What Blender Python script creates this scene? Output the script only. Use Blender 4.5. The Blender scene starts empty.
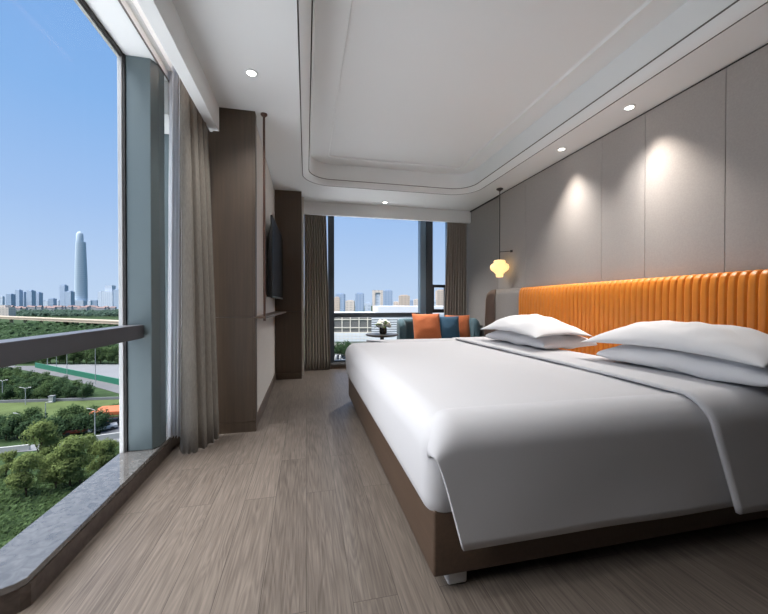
import bpy, bmesh, math, random
from mathutils import Vector, Matrix, noise
random.seed(7)
sc = bpy.context.scene
COL = sc.collection
PI = math.pi

# ------------------------------------------------------------------ camera
F_PX, CAM_Z, YAW, PITCH = 350.0, 1.08, math.radians(12.56), math.radians(0.5)
CAM = Vector((0, 0, CAM_Z))
RT = Vector((math.cos(YAW), -math.sin(YAW), 0))
FW = Vector((math.sin(YAW) * math.cos(PITCH), math.cos(YAW) * math.cos(PITCH), -math.sin(PITCH)))
UP = RT.cross(FW)
cd = bpy.data.cameras.new('camera')
cd.sensor_width = 36.0
cd.lens = F_PX / 768 * 36.0
cd.clip_start, cd.clip_end = 0.05, 20000
cam = bpy.data.objects.new('camera', cd)
COL.objects.link(cam)
cam.location = CAM
cam.rotation_euler = (PI / 2 - PITCH, 0, -YAW)
sc.camera = cam
sc.view_settings.view_transform = 'Standard'
sc.view_settings.look = 'None'
sc.view_settings.gamma = 1
sc.view_settings.use_curve_mapping = False
sc.view_settings.exposure = 1.08
sc.cycles.use_denoising = True
sc.cycles.max_bounces = 10
sc.cycles.diffuse_bounces = 6
sc.cycles.transparent_max_bounces = 16
sc.cycles.sample_clamp_indirect = 6.0
sc.cycles.caustics_reflective = False
sc.cycles.caustics_refractive = False

def far_pt(px, py, d):
    """world point seen toward (px, py) at camera depth d"""
    return CAM + d * (FW + RT * ((px - 384) / F_PX) + UP * ((307 - py) / F_PX))
GZ = -22.0
def ground_pt(px, py, z=GZ):
    v = FW + RT * ((px - 384) / F_PX) + UP * ((307 - py) / F_PX)
    t = (z - CAM_Z) / v.z
    return CAM + t * v

# ------------------------------------------------------------------ materials
def lin(c):
    return tuple(((v / 255) / 12.92 if v <= 10 else (((v / 255) + .055) / 1.055) ** 2.4) for v in c)
def new_mat(name):
    m = bpy.data.materials.new(name); m.use_nodes = True
    nt = m.node_tree
    return m, nt, nt.nodes['Principled BSDF']
def M(name, col, rough=.5, metal=0.0, vary=0.0, scale=(8, 8, 8), bump=0.0, bscale=None, spec=.5, emit=None, estr=0, sheen=0, detail=4):
    m, nt, b = new_mat(name)
    c = lin(col)
    b.inputs['Base Color'].default_value = (*c, 1)
    b.inputs['Roughness'].default_value = rough
    b.inputs['Metallic'].default_value = metal
    b.inputs['Specular IOR Level'].default_value = spec
    if sheen:
        b.inputs['Sheen Weight'].default_value = sheen
    if emit:
        b.inputs['Emission Color'].default_value = (*lin(emit), 1)
        b.inputs['Emission Strength'].default_value = estr
    tc = nt.nodes.new('ShaderNodeTexCoord')
    def nz(s):
        mp = nt.nodes.new('ShaderNodeMapping'); mp.inputs['Scale'].default_value = s
        n = nt.nodes.new('ShaderNodeTexNoise'); n.inputs['Scale'].default_value = 1; n.inputs['Detail'].default_value = detail
        nt.links.new(tc.outputs['Object'], mp.inputs['Vector']); nt.links.new(mp.outputs['Vector'], n.inputs['Vector'])
        return n
    if vary:
        n = nz(scale)
        r = nt.nodes.new('ShaderNodeValToRGB')
        r.color_ramp.elements[0].position = .3; r.color_ramp.elements[1].position = .7
        r.color_ramp.elements[0].color = (*[v * (1 - vary) for v in c], 1)
        r.color_ramp.elements[1].color = (*[min(1, v * (1 + vary)) for v in c], 1)
        nt.links.new(n.outputs['Fac'], r.inputs['Fac']); nt.links.new(r.outputs['Color'], b.inputs['Base Color'])
    if bump:
        n = nz(bscale or scale)
        bp = nt.nodes.new('ShaderNodeBump'); bp.inputs['Strength'].default_value = bump; bp.inputs['Distance'].default_value = .01
        nt.links.new(n.outputs['Fac'], bp.inputs['Height']); nt.links.new(bp.outputs['Normal'], b.inputs['Normal'])
    return m

def floor_mat():
    m, nt, b = new_mat('oak_plank_floor')
    N, L = nt.nodes.new, nt.links.new
    tc = N('ShaderNodeTexCoord')
    sep = N('ShaderNodeSeparateXYZ'); L(tc.outputs['Object'], sep.inputs[0])
    cmb = N('ShaderNodeCombineXYZ'); L(sep.outputs['Y'], cmb.inputs['X']); L(sep.outputs['X'], cmb.inputs['Y'])
    br = N('ShaderNodeTexBrick'); L(cmb.outputs[0], br.inputs['Vector'])
    br.inputs['Scale'].default_value = 1; br.inputs['Brick Width'].default_value = 1.25; br.inputs['Row Height'].default_value = .165
    br.inputs['Mortar Size'].default_value = .0012; br.inputs['Mortar Smooth'].default_value = .2; br.inputs['Bias'].default_value = 0
    br.offset = .37
    br.inputs['Color1'].default_value = (0, 0, 0, 1); br.inputs['Color2'].default_value = (1, 1, 1, 1); br.inputs['Mortar'].default_value = (.5, .5, .5, 1)
    # grain, shifted per plank
    sh = N('ShaderNodeVectorMath'); sh.operation = 'MULTIPLY_ADD'
    L(br.outputs['Color'], sh.inputs[0]); sh.inputs[1].default_value = (3.1, 7.3, 0); L(tc.outputs['Object'], sh.inputs[2])
    mp = N('ShaderNodeMapping'); mp.inputs['Scale'].default_value = (13, .9, 1); L(sh.outputs[0], mp.inputs['Vector'])
    n1 = N('ShaderNodeTexNoise'); n1.inputs['Scale'].default_value = 1; n1.inputs['Detail'].default_value = 2; n1.inputs['Distortion'].default_value = .6
    L(mp.outputs[0], n1.inputs['Vector'])
    # cathedral rings: bands of the noise
    ml = N('ShaderNodeMath'); ml.operation = 'MULTIPLY'; L(n1.outputs['Fac'], ml.inputs[0]); ml.inputs[1].default_value = 13
    fr = N('ShaderNodeMath'); fr.operation = 'PINGPONG'; L(ml.outputs[0], fr.inputs[0]); fr.inputs[1].default_value = .5
    mp2 = N('ShaderNodeMapping'); mp2.inputs['Scale'].default_value = (120, 4, 1); L(sh.outputs[0], mp2.inputs['Vector'])
    n2 = N('ShaderNodeTexNoise'); n2.inputs['Scale'].default_value = 1; n2.inputs['Detail'].default_value = 5; L(mp2.outputs[0], n2.inputs['Vector'])
    # sum -> ramp
    a1 = N('ShaderNodeMath'); a1.operation = 'MULTIPLY_ADD'; L(fr.outputs[0], a1.inputs[0]); a1.inputs[1].default_value = .42; 
    L(n2.outputs['Fac'], a1.inputs[2])
    a2 = N('ShaderNodeMath'); a2.operation = 'MULTIPLY_ADD'; L(br.outputs['Color'], a2.inputs[0]); a2.inputs[1].default_value = .22; L(a1.outputs[0], a2.inputs[2])
    rp = N('ShaderNodeValToRGB'); L(a2.outputs[0], rp.inputs['Fac'])
    e = rp.color_ramp.elements
    e[0].position = .25; e[0].color = (*lin((62, 55, 49)), 1)
    e[1].position = 1.05 if False else 1.0; e[1].color = (*lin((112, 103, 95)), 1)
    mid = e.new(.62); mid.color = (*lin((91, 83, 76)), 1)
    mx = N('ShaderNodeMix'); mx.data_type = 'RGBA'
    L(br.outputs['Fac'], mx.inputs['Factor']); L(rp.outputs['Color'], mx.inputs[6]); mx.inputs[7].default_value = (*lin((56, 51, 46)), 1)
    L(mx.outputs[2], b.inputs['Base Color'])
    b.inputs['Roughness'].default_value = .42
    b.inputs['Specular IOR Level'].default_value = .35
    bp = N('ShaderNodeBump'); bp.inputs['Strength'].default_value = .12; bp.inputs['Distance'].default_value = .004
    L(a1.outputs[0], bp.inputs['Height']); L(bp.outputs['Normal'], b.inputs['Normal'])
    return m

def marble_mat(name, c1, c2, rough):
    m, nt, b = new_mat(name)
    N, L = nt.nodes.new, nt.links.new
    tc = N('ShaderNodeTexCoord')
    n = N('ShaderNodeTexNoise'); n.inputs['Scale'].default_value = 26; n.inputs['Detail'].default_value = 9; n.inputs['Distortion'].default_value = .9
    b.inputs['IOR'].default_value = 2.0 if rough < .2 else 1.45
    L(tc.outputs['Object'], n.inputs['Vector'])
    r = N('ShaderNodeValToRGB'); r.color_ramp.elements[0].position = .35; r.color_ramp.elements[1].position = .68
    r.color_ramp.elements[0].color = (*lin(c1), 1); r.color_ramp.elements[1].color = (*lin(c2), 1)
    L(n.outputs['Fac'], r.inputs['Fac']); L(r.outputs['Color'], b.inputs['Base Color'])
    b.inputs['Roughness'].default_value = rough
    return m

def wood_mat(name, col, rough=.45, axis='Z'):
    s = {'Z': (60, 60, 2.2), 'Y': (60, 2.2, 60), 'X': (2.2, 60, 60)}[axis]
    return M(name, col, rough, vary=.13, scale=s, bump=.03, bscale=s)

def glass_mat(name, refl=.06, tint=(1, 1, 1)):
    m = bpy.data.materials.new(name); m.use_nodes = True
    nt = m.node_tree; nt.nodes.clear()
    N, L = nt.nodes.new, nt.links.new
    o = N('ShaderNodeOutputMaterial'); mx = N('ShaderNodeMixShader'); t = N('ShaderNodeBsdfTransparent'); g = N('ShaderNodeBsdfGlossy')
    t.inputs['Color'].default_value = (*tint, 1)
    g.inputs['Roughness'].default_value = .0
    mx.inputs['Fac'].default_value = refl
    L(t.outputs[0], mx.inputs[1]); L(g.outputs[0], mx.inputs[2]); L(mx.outputs[0], o.inputs['Surface'])
    return m

def sheer_mat(name, col, transp=.25):
    m = bpy.data.materials.new(name); m.use_nodes = True
    nt = m.node_tree; nt.nodes.clear()
    N, L = nt.nodes.new, nt.links.new
    o = N('ShaderNodeOutputMaterial'); m1 = N('ShaderNodeMixShader'); m2 = N('ShaderNodeMixShader')
    t = N('ShaderNodeBsdfTransparent'); d = N('ShaderNodeBsdfDiffuse'); tr = N('ShaderNodeBsdfTranslucent')
    for q in (d, tr): q.inputs['Color'].default_value = (*lin(col), 1)
    m1.inputs['Fac'].default_value = .5; m2.inputs['Fac'].default_value = transp
    L(d.outputs[0], m1.inputs[1]); L(tr.outputs[0], m1.inputs[2]); L(m1.outputs[0], m2.inputs[1]); L(t.outputs[0], m2.inputs[2]); L(m2.outputs[0], o.inputs['Surface'])
    return m

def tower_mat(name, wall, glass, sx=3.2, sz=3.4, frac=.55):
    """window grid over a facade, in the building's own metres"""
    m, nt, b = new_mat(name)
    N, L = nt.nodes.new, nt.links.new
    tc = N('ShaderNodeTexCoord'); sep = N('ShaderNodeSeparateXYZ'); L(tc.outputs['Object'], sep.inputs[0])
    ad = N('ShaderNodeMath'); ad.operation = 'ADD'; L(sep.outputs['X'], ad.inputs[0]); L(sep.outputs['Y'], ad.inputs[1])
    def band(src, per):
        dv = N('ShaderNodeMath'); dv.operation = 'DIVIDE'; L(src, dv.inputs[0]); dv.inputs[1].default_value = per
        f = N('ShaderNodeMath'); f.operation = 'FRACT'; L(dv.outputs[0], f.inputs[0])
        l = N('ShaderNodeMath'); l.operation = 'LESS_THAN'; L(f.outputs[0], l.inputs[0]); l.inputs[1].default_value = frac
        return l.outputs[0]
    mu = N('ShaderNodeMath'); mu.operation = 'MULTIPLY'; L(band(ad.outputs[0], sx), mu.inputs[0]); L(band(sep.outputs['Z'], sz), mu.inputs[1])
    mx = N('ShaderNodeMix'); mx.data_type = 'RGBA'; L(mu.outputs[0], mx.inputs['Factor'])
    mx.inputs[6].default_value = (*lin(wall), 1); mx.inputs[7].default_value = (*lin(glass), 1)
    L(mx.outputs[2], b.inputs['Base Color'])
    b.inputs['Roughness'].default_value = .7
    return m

MT = dict(
    floor=floor_mat(),
    ceil=M('white_ceiling_paint', (226, 229, 229), .75),
    groove=M('shadow_gap', (104, 101, 98), .8),
    black=M('black_gasket_gap_shade', (28, 26, 25), .6),  # own black of the gasket, painted shade in the ceiling gaps
    wallfab=M('grey_wall_fabric', (168, 162, 158), .8, vary=.05, scale=(90, 90, 90), bump=.05, bscale=(300, 300, 300)),
    wallgrey=M('dark_grey_wall', (150, 145, 141), .8, vary=.04, scale=(60, 60, 60)),  # wall is a darker grey than the fabric panels
    beige=M('beige_wallpaper', (205, 199, 192), .8, vary=.03, scale=(40, 40, 40)),
    brown=wood_mat('brown_veneer', (76, 63, 51)),
    browny=wood_mat('brown_veneer_shelf', (92, 76, 64), axis='Y'),
    basebrown=M('brown_skirting', (92, 78, 67), .5),
    slate=M('slate_blue_metal', (92, 105, 108), .45, metal=.25),
    railm=M('grey_rail_metal', (92, 92, 96), .38, metal=.45),
    alu=M('pale_aluminium', (178, 179, 178), .35, metal=.3),
    dark=M('dark_window_frame', (60, 66, 72), .4, metal=.3),
    blackf=M('black_sash_frame', (32, 34, 37), .4),
    bluef=M('steel_blue_frame', (108, 126, 142), .35, metal=.35),
    sill=marble_mat('polished_grey_marble', (76, 75, 74), (96, 95, 94), .05),
    kick=marble_mat('brown_marble_kick', (66, 57, 52), (88, 78, 72), .35),
    glass=glass_mat('clear_window_glass', .005),
    linen=M('white_bed_linen', (196, 196, 199), .85, bump=.06, bscale=(9, 9, 9), sheen=.1),
    pil=M('white_pillow_cotton', (226, 226, 228), .85, bump=.10, bscale=(11, 11, 11), sheen=.1),
    bedfr=wood_mat('dark_brown_bed_base', (74, 58, 46), .45, 'Y'),
    wleg=M('white_leg_plastic', (205, 204, 202), .4),
    orange=M('orange_leather', (224, 134, 38), .42, vary=.04, scale=(12, 12, 12), bump=.03, bscale=(160, 160, 160)),
    hgrey=M('grey_upholstery', (150, 145, 141), .8, vary=.04, scale=(70, 70, 70)),
    hgrey_shaded=M('upholstery_edge_shaded', (122, 106, 96), .8),  # brownish dark of the curved wing's shade put into the colour
    curtain=M('drape_lightened_far', (150, 141, 131), .9, vary=.14, scale=(160, 160, 30), bump=.15, bscale=(120, 120, 40), sheen=.2),  # drape fabric lightened to offset the dim far end
    drape=M('drape_darkened_near', (120, 115, 107), .9, vary=.14, scale=(160, 160, 30), bump=.15, bscale=(120, 120, 40), sheen=.2),  # same drape fabric, darker for the brighter window side
    sheer=sheer_mat('white_sheer', (240, 242, 246), .12),
    tvs=M('tv_screen_glass', (20, 22, 24), .25),
    tvb=M('tv_black_plastic', (22, 22, 23), .45),
    bronze=M('bronze_rod', (84, 60, 50), .4, metal=.3),
    darkmetal=M('dark_metal', (58, 54, 52), .4, metal=.4),
    teal=M('teal_sofa_fabric', (80, 107, 116), .85, vary=.06, scale=(40, 40, 40), sheen=.15),
    cor=M('orange_cushion_fabric', (218, 122, 74), .85, vary=.05, scale=(60, 60, 60), sheen=.2),
    cbl=M('blue_cushion_fabric', (56, 96, 124), .85, vary=.06, scale=(60, 60, 60), sheen=.2),
    tabl=M('dark_stone_table', (84, 80, 76), .35),
    tableg=M('black_table_leg', (30, 29, 28), .4),
    vase=M('dark_glass_vase', (44, 44, 42), .25),
    petal=M('white_petals', (238, 238, 230), .7),
    leaf=M('bouquet_leaf', (96, 128, 40), .6),
    shade=M('warm_lamp_shade', (245, 220, 170), .6, emit=(255, 212, 142), estr=.56),
    led=M('downlight_lens', (255, 255, 250), .4, emit=(255, 250, 240), estr=6),
    slotglow=M('warm_slot_glow', (255, 230, 200), .4, emit=(255, 190, 130), estr=1.8),
)

# ------------------------------------------------------------------ builders
ORG = {}
def T(o, label=None, cat=None, group=None, kind=None):
    if label: o['label'] = label
    if cat: o['category'] = cat
    if group: o['group'] = group
    if kind: o['kind'] = kind
    return o
def thing(name, label, cat, loc=(0, 0, 0), group=None):
    o = bpy.data.objects.new(name, None); COL.objects.link(o)
    o.location = loc; o.empty_display_size = .1
    ORG[o] = Vector(loc)
    return T(o, label, cat, group)
def sroot(name, loc=(0, 0, 0)):
    o = bpy.data.objects.new(name, None); COL.objects.link(o); o.location = loc; o.empty_display_size = .1
    ORG[o] = Vector(loc); o['kind'] = 'structure'
    return o
def obj(name, bm, mat, parent=None, smooth=False, base=None, angle=None):
    """link a bmesh (in world metres) as one mesh object"""
    if parent is not None:
        org = ORG[parent]; loc = (0, 0, 0)
    else:
        if base is None:
            xs = [v.co.x for v in bm.verts]; ys = [v.co.y for v in bm.verts]; zs = [v.co.z for v in bm.verts]
            base = ((min(xs) + max(xs)) / 2, (min(ys) + max(ys)) / 2, min(zs))
        org = Vector(base); loc = org
    for v in bm.verts: v.co -= org
    me = bpy.data.meshes.new(name); bm.normal_update(); bm.to_mesh(me); bm.free()
    mats = mat if isinstance(mat, (list, tuple)) else [mat]
    for q in mats: me.materials.append(q)
    if smooth:
        for p in me.polygons: p.use_smooth = True
    o = bpy.data.objects.new(name, me); COL.objects.link(o)
    o.location = loc
    if parent is not None: o.parent = parent
    ORG[o] = org
    if smooth and angle:
        md = o.modifiers.new('edge', 'EDGE_SPLIT'); md.split_angle = math.radians(angle)
    return o
def struct(name, bm, mat, parent=None, **k):
    o = obj(name, bm, mat, parent, **k)
    if parent is None: o['kind'] = 'structure'
    return o
def BM(): return bmesh.new()
def add_box(bm, x0, x1, y0, y1, z0, z1, bev=0, seg=2, mi=0):
    vs = [bm.verts.new((x, y, z)) for x in (x0, x1) for y in (y0, y1) for z in (z0, z1)]
    fs = [bm.faces.new([vs[i] for i in q]) for q in ((0, 1, 3, 2), (4, 6, 7, 5), (0, 4, 5, 1), (2, 3, 7, 6), (0, 2, 6, 4), (1, 5, 7, 3))]
    for f in fs: f.material_index = mi
    if bev:
        es = list({e for f in fs for e in f.edges})
        r = bmesh.ops.bevel(bm, geom=es, offset=bev, segments=seg, profile=.5, affect='EDGES')
        for f in r['faces']: f.material_index = mi
    return vs
def bx(*a, **k):
    bm = BM(); add_box(bm, *a, **k); bmesh.ops.recalc_face_normals(bm, faces=bm.faces[:]); return bm
def add_cyl(bm, p0, p1, r0, r1=None, n=16, cap=True):
    p0, p1 = Vector(p0), Vector(p1); r1 = r0 if r1 is None else r1
    d = (p1 - p0).normalized(); a = d.orthogonal().normalized(); b = d.cross(a)
    A = [bm.verts.new(p0 + r0 * (a * math.cos(2 * PI * i / n) + b * math.sin(2 * PI * i / n))) for i in range(n)]
    B = [bm.verts.new(p1 + r1 * (a * math.cos(2 * PI * i / n) + b * math.sin(2 * PI * i / n))) for i in range(n)]
    for i in range(n): bm.faces.new((A[i], A[(i + 1) % n], B[(i + 1) % n], B[i]))
    if cap: bm.faces.new(A[::-1]); bm.faces.new(B)
def cyl(*a, **k):
    bm = BM(); add_cyl(bm, *a, **k); return bm
def lathe(c, prof, n=24, fn=None):
    bm = BM(); rings = []
    for r, z in prof:
        if r < 1e-5: rings.append([bm.verts.new((c[0], c[1], z))])
        else:
            rings.append([bm.verts.new((c[0] + r * (fn(2 * PI * i / n, z) if fn else 1) * math.cos(2 * PI * i / n), c[1] + r * (fn(2 * PI * i / n, z) if fn else 1) * math.sin(2 * PI * i / n), z)) for i in range(n)])
    for a, b in zip(rings, rings[1:]):
        for i in range(n):
            j = (i + 1) % n
            if len(a) == 1 and len(b) == 1: continue
            if len(a) == 1: bm.faces.new((a[0], b[i], b[j]))
            elif len(b) == 1: bm.faces.new((a[i], a[j], b[0]))
            else: bm.faces.new((a[i], a[j], b[j], b[i]))
    bmesh.ops.recalc_face_normals(bm, faces=bm.faces[:])
    return bm
def prism(pts, z0, z1, bev=0, seg=2):
    bm = BM()
    A = [bm.verts.new((x, y, z0)) for x, y in pts]; B = [bm.verts.new((x, y, z1)) for x, y in pts]
    n = len(pts)
    for i in range(n): bm.faces.new((A[i], A[(i + 1) % n], B[(i + 1) % n], B[i]))
    bm.faces.new(A[::-1]); bm.faces.new(B)
    if bev: bmesh.ops.bevel(bm, geom=bm.edges[:], offset=bev, segments=seg, profile=.5, affect='EDGES')
    bmesh.ops.recalc_face_normals(bm, faces=bm.faces[:])
    return bm
def grid(fn, nu, nv, closed_u=False):
    bm = BM()
    V = [[bm.verts.new(fn(i / nu, j / nv)) for j in range(nv + 1)] for i in range(nu + (0 if closed_u else 1))]
    for i in range(nu):
        k = (i + 1) % len(V)
        for j in range(nv): bm.faces.new((V[i][j], V[k][j], V[k][j + 1], V[i][j + 1]))
    bmesh.ops.recalc_face_normals(bm, faces=bm.faces[:])
    return bm
def solid(o, t, off=0, bev=0):
    md = o.modifiers.new('thick', 'SOLIDIFY'); md.thickness = t; md.offset = off
    return o
def catmull(pts, n=8):
    P = [Vector(p) for p in pts]; out = []
    for i in range(len(P) - 1):
        p0 = P[max(i - 1, 0)]; p1 = P[i]; p2 = P[i + 1]; p3 = P[min(i + 2, len(P) - 1)]
        for k in range(n):
            t = k / n
            out.append(.5 * ((2 * p1) + (-p0 + p2) * t + (2 * p0 - 5 * p1 + 4 * p2 - p3) * t * t + (-p0 + 3 * p1 - 3 * p2 + p3) * t ** 3))
    out.append(P[-1])
    return out
def copy_tree(o, parent=None):
    c = o.copy(); COL.objects.link(c)
    if parent is not None: c.parent = parent
    for ch in list(o.children): copy_tree(ch, c)
    return c

# ================================================================== THE ROOM
XR, YB, CH = 2.82, 6.05, 2.70
struct('floor', bx(-1.25, 2.95, -1.7, 5.86, -.12, 0), MT['floor'], base=(0, 0, 0))

# ---- ceiling with rounded tray
def rrect(x0, x1, y0, y1, r, n=10):
    out = []
    for cx, cy, a in ((x1 - r, y1 - r, 0), (x0 + r, y1 - r, 90), (x0 + r, y0 + r, 180), (x1 - r, y0 + r, 270)):
        for k in range(n + 1):
            t = math.radians(a + 90 * k / n); out.append((cx + r * math.cos(t), cy + r * math.sin(t)))
    return out
TX0, TX1, TY0, TY1, TR = -.045, 2.427, -.5, 4.88, .38
def tray_ring(bm, d, z): return [bm.verts.new((x, y, z)) for x, y in rrect(TX0 + d, TX1 - d, TY0 + d, TY1 - d, TR - d)]
bm = BM()
prof = [(0, 2.70, 0), (.0015, 2.722, 1), (.008, 2.722, 1), (.0095, 2.702, 0), (.03, 2.712, 0), (.055, 2.732, 0), (.078, 2.762, 0), (.080, 2.785, 1), (.086, 2.785, 1), (.087, 2.768, 0),
        (.093, 2.80, 0), (.100, 2.86, 0), (.103, 2.94, 0), (.106, 2.965, 0), (.325, 2.962, 0), (.328, 2.978, 0), (.335, 2.985, 0)]
rings = [tray_ring(bm, d, z) for d, z, _ in prof]
n = len(rings[0])
for k, (a, b) in enumerate(zip(rings, rings[1:])):
    for i in range(n):
        f = bm.faces.new((a[i], b[i], b[(i + 1) % n], a[(i + 1) % n])); f.material_index = prof[k + 1][2] if prof[k][2] or prof[k + 1][2] else 0
bm.faces.new(rings[-1])
# flat part between the tray and the walls
outer = [bm.verts.new(p) for p in ((-.70, -1.7, CH), (2.95, -1.7, CH), (2.95, 5.70, CH), (-.70, 5.70, CH))]
oe = [bm.edges.new((outer[i], outer[(i + 1) % 4])) for i in range(4)]
ie = [bm.edges.get((rings[0][i], rings[0][(i + 1) % n])) for i in range(n)]
bmesh.ops.triangle_fill(bm, use_beauty=True, edges=oe + ie)
for f in bm.faces:
    if f.normal.z > 0: f.normal_flip()
ceil = struct('ceiling', bm, [MT['ceil'], MT['groove']], base=(0, 0, CH), smooth=True, angle=30)
struct('trim_1', bx(-.77, -.695, -1.7, 3.14, 2.50, 2.74), MT['ceil'])                       # beam hiding the curtain track
struct('trim_2', bx(-.45, 2.95, 5.66, 5.72, 2.50, 2.72), MT['ceil'])                         # fascia over the far window
bm = BM()
add_box(bm, -1.20, -.965, -1.7, 3.2, 2.70, 2.76)
add_box(bm, -.965, -.93, -1.7, 3.2, 2.745, 2.96); add_box(bm, -.98, -.66, -1.7, 3.2, 2.96, 3.0)
add_box(bm, -.45, 2.95, 5.72, 6.2, 2.80, 2.86)
struct('ceiling_recess', bm, MT['ceil'])
struct('trim_3', bx(-.973, -.965, -1.7, 2.96, 2.692, 2.70), MT['groove'])                     # dark track edge
ls = bx(-.80, -.775, -1.6, 3.05, 2.745, 2.757)
T(obj('slot_glow_strip', ls, MT['slotglow']), 'warm glow strip added out of sight in the curtain slot above the left window', 'light strip')  # unseen strip added to warm the slot's left wall

# ---- right wall and its fabric panels
struct('wall_right', bx(XR, XR + .12, -1.7, 6.2, -.1, 2.82), MT['wallgrey'])
sy = [4.71, 4.06, 2.852, 2.41, 1.83, 1.20, .55, -.1, -.75, -1.65]
for k in range(len(sy) - 1):
    struct('wall_right_panel' if k == 0 else 'wall_right_panel.%03d' % k, bx(XR - .03, XR - .001, sy[k + 1] + .0015, sy[k] - .0015, .002, 2.684, bev=.0015, seg=1), MT['wallfab'])
struct('gap_shade_right', bx(XR - .022, XR - .001, -1.7, 5.66, 2.684, 2.699), MT['black'])  # black strip painted in for the shadow gap under the ceiling

# ---- left wall: two brown veneered columns with a beige wall between
bm = BM()
for z0, z1 in ((.085, .968), (.971, 2.699)):
    add_box(bm, -.745, -.432, 3.12, 3.2, z0, z1, bev=.001, seg=1)
    add_box(bm, -.431, -.415, 3.12, 3.2, z0, z1, bev=.001, seg=1)
add_box(bm, -.745, -.415, 3.121, 3.2, 0, .083)
struct('trim_5', bm, MT['brown'])
bm = BM()
for z0, z1 in ((.085, .968), (.971, 2.699)): add_box(bm, -.43, -.062, 5.19, 5.46, z0, z1, bev=.001, seg=1)
add_box(bm, -.43, -.062, 5.191, 5.46, 0, .083)
struct('trim_6', bm, MT['brown'])
struct('wall_left', bx(-.60, -.432, 3.2, 5.46, 0, 2.688), MT['beige'])
struct('gap_shade_left', bx(-.60, -.434, 3.2, 5.19, 2.688, 2.699), MT['black'])  # black strip standing for the shade where wall meets ceiling
struct('baseboard_left', bx(-.44, -.418, 3.2, 5.19, 0, .10), MT['basebrown'])
struct('wall_left_corner', bx(-.60, -.032, 5.461, 6.2, 0, 2.80), MT['beige'])
struct('wall_left_recess', bx(-1.19, -.745, 3.2, 3.3, -.1, 2.96), MT['brown'])
struct('wall_left_near', bx(-1.36, -1.14, -1.7, .30, -.1, 2.75), MT['beige'])
struct('wall_rear', bx(-1.36, 2.95, -1.85, -1.7, -.1, 2.9), MT['brown'])

# ---- left window
w1 = sroot('window_1', (-1.2, 1.0, 0))
sp = [(-1.186, .30), (-1.13, .30), (-1.13, 1.39), (-1.03, 1.43), (-.985, 1.455), (-.968, 1.48), (-.968, 3.165), (-1.186, 3.165)]
struct('window_sill', prism(sp, .085, .11, bev=.002, seg=1), MT['sill'], w1)
kp = [(-1.186, .30), (-1.125, .30), (-1.125, 1.398), (-1.025, 1.437), (-.98, 1.465), (-.963, 1.49), (-.963, 3.16), (-1.186, 3.16)]
struct('window_kick', prism(kp, 0, .083), MT['kick'], w1)
struct('pane', bx(-1.184, -1.176, .30, 2.585, .088, 2.695), MT['glass'], w1)
bm = BM()
add_box(bm, -1.186, -1.160, 2.586, 2.62, .09, 2.70, bev=.003, seg=1); add_box(bm, -1.186, -1.160, .27, .30, .112, 2.70)
add_box(bm, -1.186, -1.168, .30, 2.586, 2.672, 2.70)
struct('window_frame', bm, MT['alu'], w1)
bm = BM()
add_box(bm, -1.159, -1.145, 2.59, 2.62, .112, 2.70); add_box(bm, -1.167, -1.150, .27, 2.60, 2.680, 2.70)
struct('gasket', bm, MT['black'], w1)
struct('transom_rail', bx(-1.14, -1.045, .30, 2.60, .855, .943, bev=.003), MT['railm'], w1)
pp = [(-1.144, 2.60), (-1.0, 2.60), (-.972, 2.66), (-.972, 2.76), (-1.144, 2.76)]
struct('mullion_cladding', prism(pp, .112, 2.70, bev=.004), MT['slate'], w1)
struct('pane', bx(-1.184, -1.176, 2.765, 3.168, .112, 2.695), MT['glass'], w1)
struct('mullion_return', bx(-1.186, -1.0, 3.17, 3.199, .0, 2.46), MT['slate'], w1)
struct('pelmet_panel', bx(-1.150, -.975, 2.84, 3.2, 2.46, 2.70), MT['ceil'], w1)

# ---- far window
w2 = sroot('window_2', (1.2, YB, 0))
struct('window_sill', bx(-.075, 2.82, 5.85, 6.16, .055, .085, bev=.002, seg=1), MT['sill'], w2)
struct('window_kick', bx(-.075, 2.82, 5.86, 6.16, -.1, .055), MT['basebrown'], w2)
bm = BM()
add_box(bm, -.075, 2.82, 6.0, 6.08, .085, .115); add_box(bm, -.075, 2.82, 6.0, 6.08, 2.74, 2.80)
add_box(bm, .367, .468, 5.985, 6.09, .085, 2.80, bev=.004)
add_box(bm, -.075, 1.99, 5.99, 6.08, .85, .925, bev=.004)
struct('window_frame', bm, MT['dark'], w2)
bm = BM()
add_box(bm, 1.990, 2.10, 5.96, 6.09, .085, 2.80, bev=.006)
add_box(bm, 2.515, 2.575, 5.97, 6.09, .085, 2.80, bev=.006)
struct('mullion', bm, MT['bluef'], w2)
struct('column_cladding', bx(2.103, 2.225, 5.95, 6.10, .085, 2.80, bev=.006), MT['dark'], w2)
bm = BM()
for z0, z1 in ((1.38, 1.43), (.92, .985)): add_box(bm, 2.19, 2.515, 6.0, 6.07, z0, z1, bev=.003, seg=1)
add_box(bm, 2.226, 2.268, 6.0, 6.07, .985, 1.38); add_box(bm, 2.478, 2.514, 6.0, 6.07, .985, 1.38)
struct('opening_sash', bm, MT['blackf'], w2)
for k, (x0, x1, z0, z1) in enumerate(((-.07, .366, .93, 2.74), (-.07, .366, .116, .848), (.469, 2.002, .926, 2.74), (.469, 2.002, .116, .848), (2.227, 2.514, 1.431, 2.74), (2.269, 2.477, .986, 1.379), (2.227, 2.514, .116, .918), (2.576, 2.815, .116, 2.74))):
    struct('pane', bx(x0, x1, 6.035, 6.043, z0, z1), MT['glass'], w2)

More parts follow.
